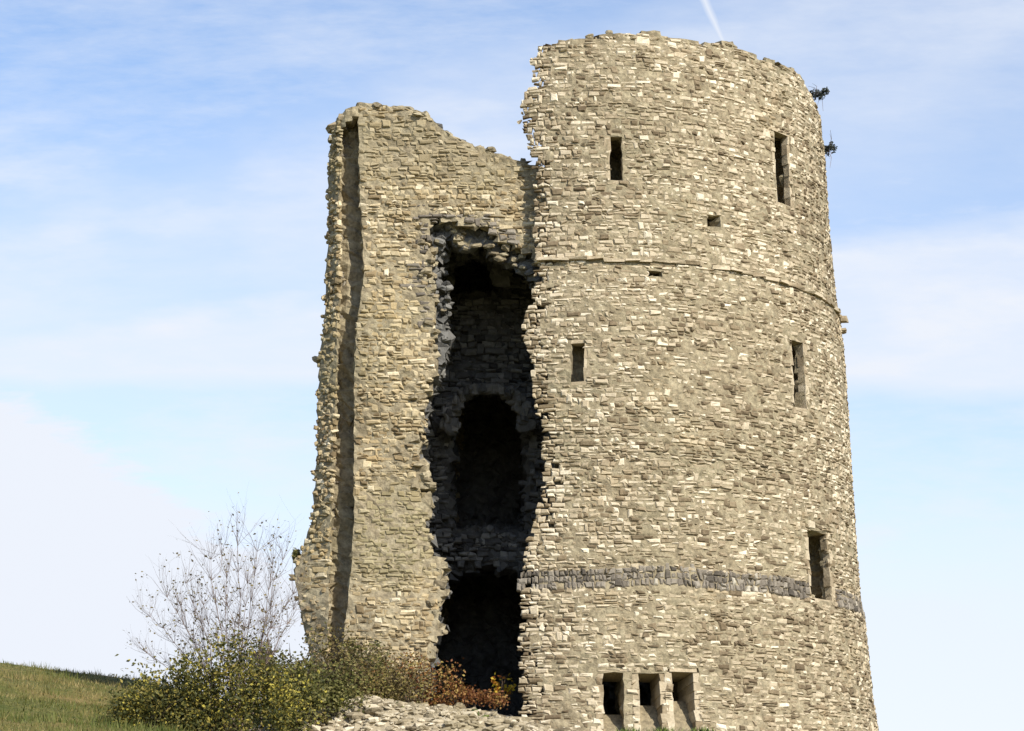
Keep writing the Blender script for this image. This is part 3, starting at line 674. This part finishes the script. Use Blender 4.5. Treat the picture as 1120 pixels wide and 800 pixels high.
bush('creeper','orange and red autumn leaved creeper left of the dark doorway','creeper',450,45.4,(.9,.3,.95),2200,M_red,(.018,.040),(.2,1),11,22,py=772)
bush('creeper','rusty red trailing creeper spilling across the doorway floor','creeper',508,45.9,(.7,.3,.42),1700,M_red,(.018,.038),(0,.8),11,16,py=777)
bush('seedling','small yellow leaved seedling in the right side of the dark doorway','plant',549,46.3,(.20,.12,.55),110,M_gold,(.025,.05),(0,1),5,6,py=762)
bush('weed','small green weed at the tower foot right of the rubble','plant',522,44.2,(.2,.15,.3),260,M_green,(.018,.035),(0,1),4,6,py=795)
bush('weed','small green weed growing out of the rubble, below the orange creeper','plant',430,43.7,(.18,.15,.16),200,M_green,(.015,.03),(0,1),4,6,py=781)
bush('weed','low tan weed at the left end of the rubble, by the bushes','plant',335,43.2,(.4,.2,.22),500,M_dry,(.015,.03),(.2,1),6,14,py=793)
def on_wall(name,label,px,py,Y,S,k,mat,cat='plant',size=(.02,.045),drop=0):
    b=at(px,py,Y); r=empty(name,b); tag(r,label,cat); S=np.array(S); Mk=Mesh()
    for _ in range(9):
        e=b+rng.normal(0,.7,3)*S+np.array([0,0,-drop*rng.random()]); tube(Mk,[b+rng.normal(0,.03,3),(b+e)/2+np.array([.05,0,.06]),e],[.007,.005,.003],3,.3)
    Mk.build('stems',M_bark,r); Ml=Mesh(); C=clump(b,S,k,lumps=5); C[:,2]-=drop*rng.random(len(C))**2
    leaves(Ml,C,rng.uniform(size[0],size[1],len(C)),rng.random(len(C))); Ml.build('leaves',mat,r)
on_wall('wall_plant','dark tuft of weeds sprouting from the broken wall top, upper right edge',893,104,50.3,(.24,.22,.26),380,M_dark)
on_wall('wall_plant','small dark hanging weed on the right outline below the wall top tuft',906,166,50.7,(.15,.16,.28),230,M_dark)
on_wall('ivy','olive ivy clinging to the bulging left outline of the broken wall',336,622,46.95,(.26,.2,.75),1000,M_ivy,'ivy')
for i,(px,l) in enumerate(((690,'tuft of grass below the left chute opening'),(726,'tuft of grass below the middle chute opening'),(768,'tuft of grass below the right chute opening'))):
    b=at(px,801,45.4); r=None; M=Mesh(); k=90; C=b+rng.normal(0,1,(k,3))*np.array([.11,.08,.02])
    for c in C:
        e=c+np.array([rng.normal(0,.06),rng.normal(0,.05),rng.uniform(.02,.11)]); s_=np.array([.008,0,0])
        lo=c-np.array([0,0,.9])
        M.add([lo-s_,lo+s_,c+s_,e,c-s_],[(0,1,2,3,4)],rng.random())
    o=M.build('grass_tuft',M_green); tag(o,l,'grass',group='grass tufts at the tower foot')
# grass on the hillside
M=Mesh(); k=42000
y=rng.uniform(36,58.6,k); px=rng.uniform(-60,430,k); x=(px-560)/F*y*.99
z=H(x,y); hgt=rng.uniform(.025,.085,k)*(1+.6*vnoise(x*.8,y*.8,40))*np.where(vnoise(x*2.6,y*2.6,44)>.45,2.0,1); wd=rng.uniform(.006,.014,k)
ln=rng.normal(0,.05,(k,2)); a=rng.uniform(0,math.pi,k)
V=np.zeros((k,3,3)); V[:,0]=np.stack([x-wd*np.cos(a),y-wd*np.sin(a),z-.03],1); V[:,1]=np.stack([x+wd*np.cos(a),y+wd*np.sin(a),z-.03],1); V[:,2]=np.stack([x+ln[:,0],y+ln[:,1],z+hgt],1)
T=np.clip(.45+.35*vnoise(x*.5,y*.5,41)+.2*vnoise(x*1.9,y*1.9,42)+rng.normal(0,.15,k),0,1)
M.addn(V,[(0,1,2)],T); g=M.build('hillside_grass',M_grass); tag(g,'rough green and tan grass covering the slope left of the bushes','grass',kind='stuff')
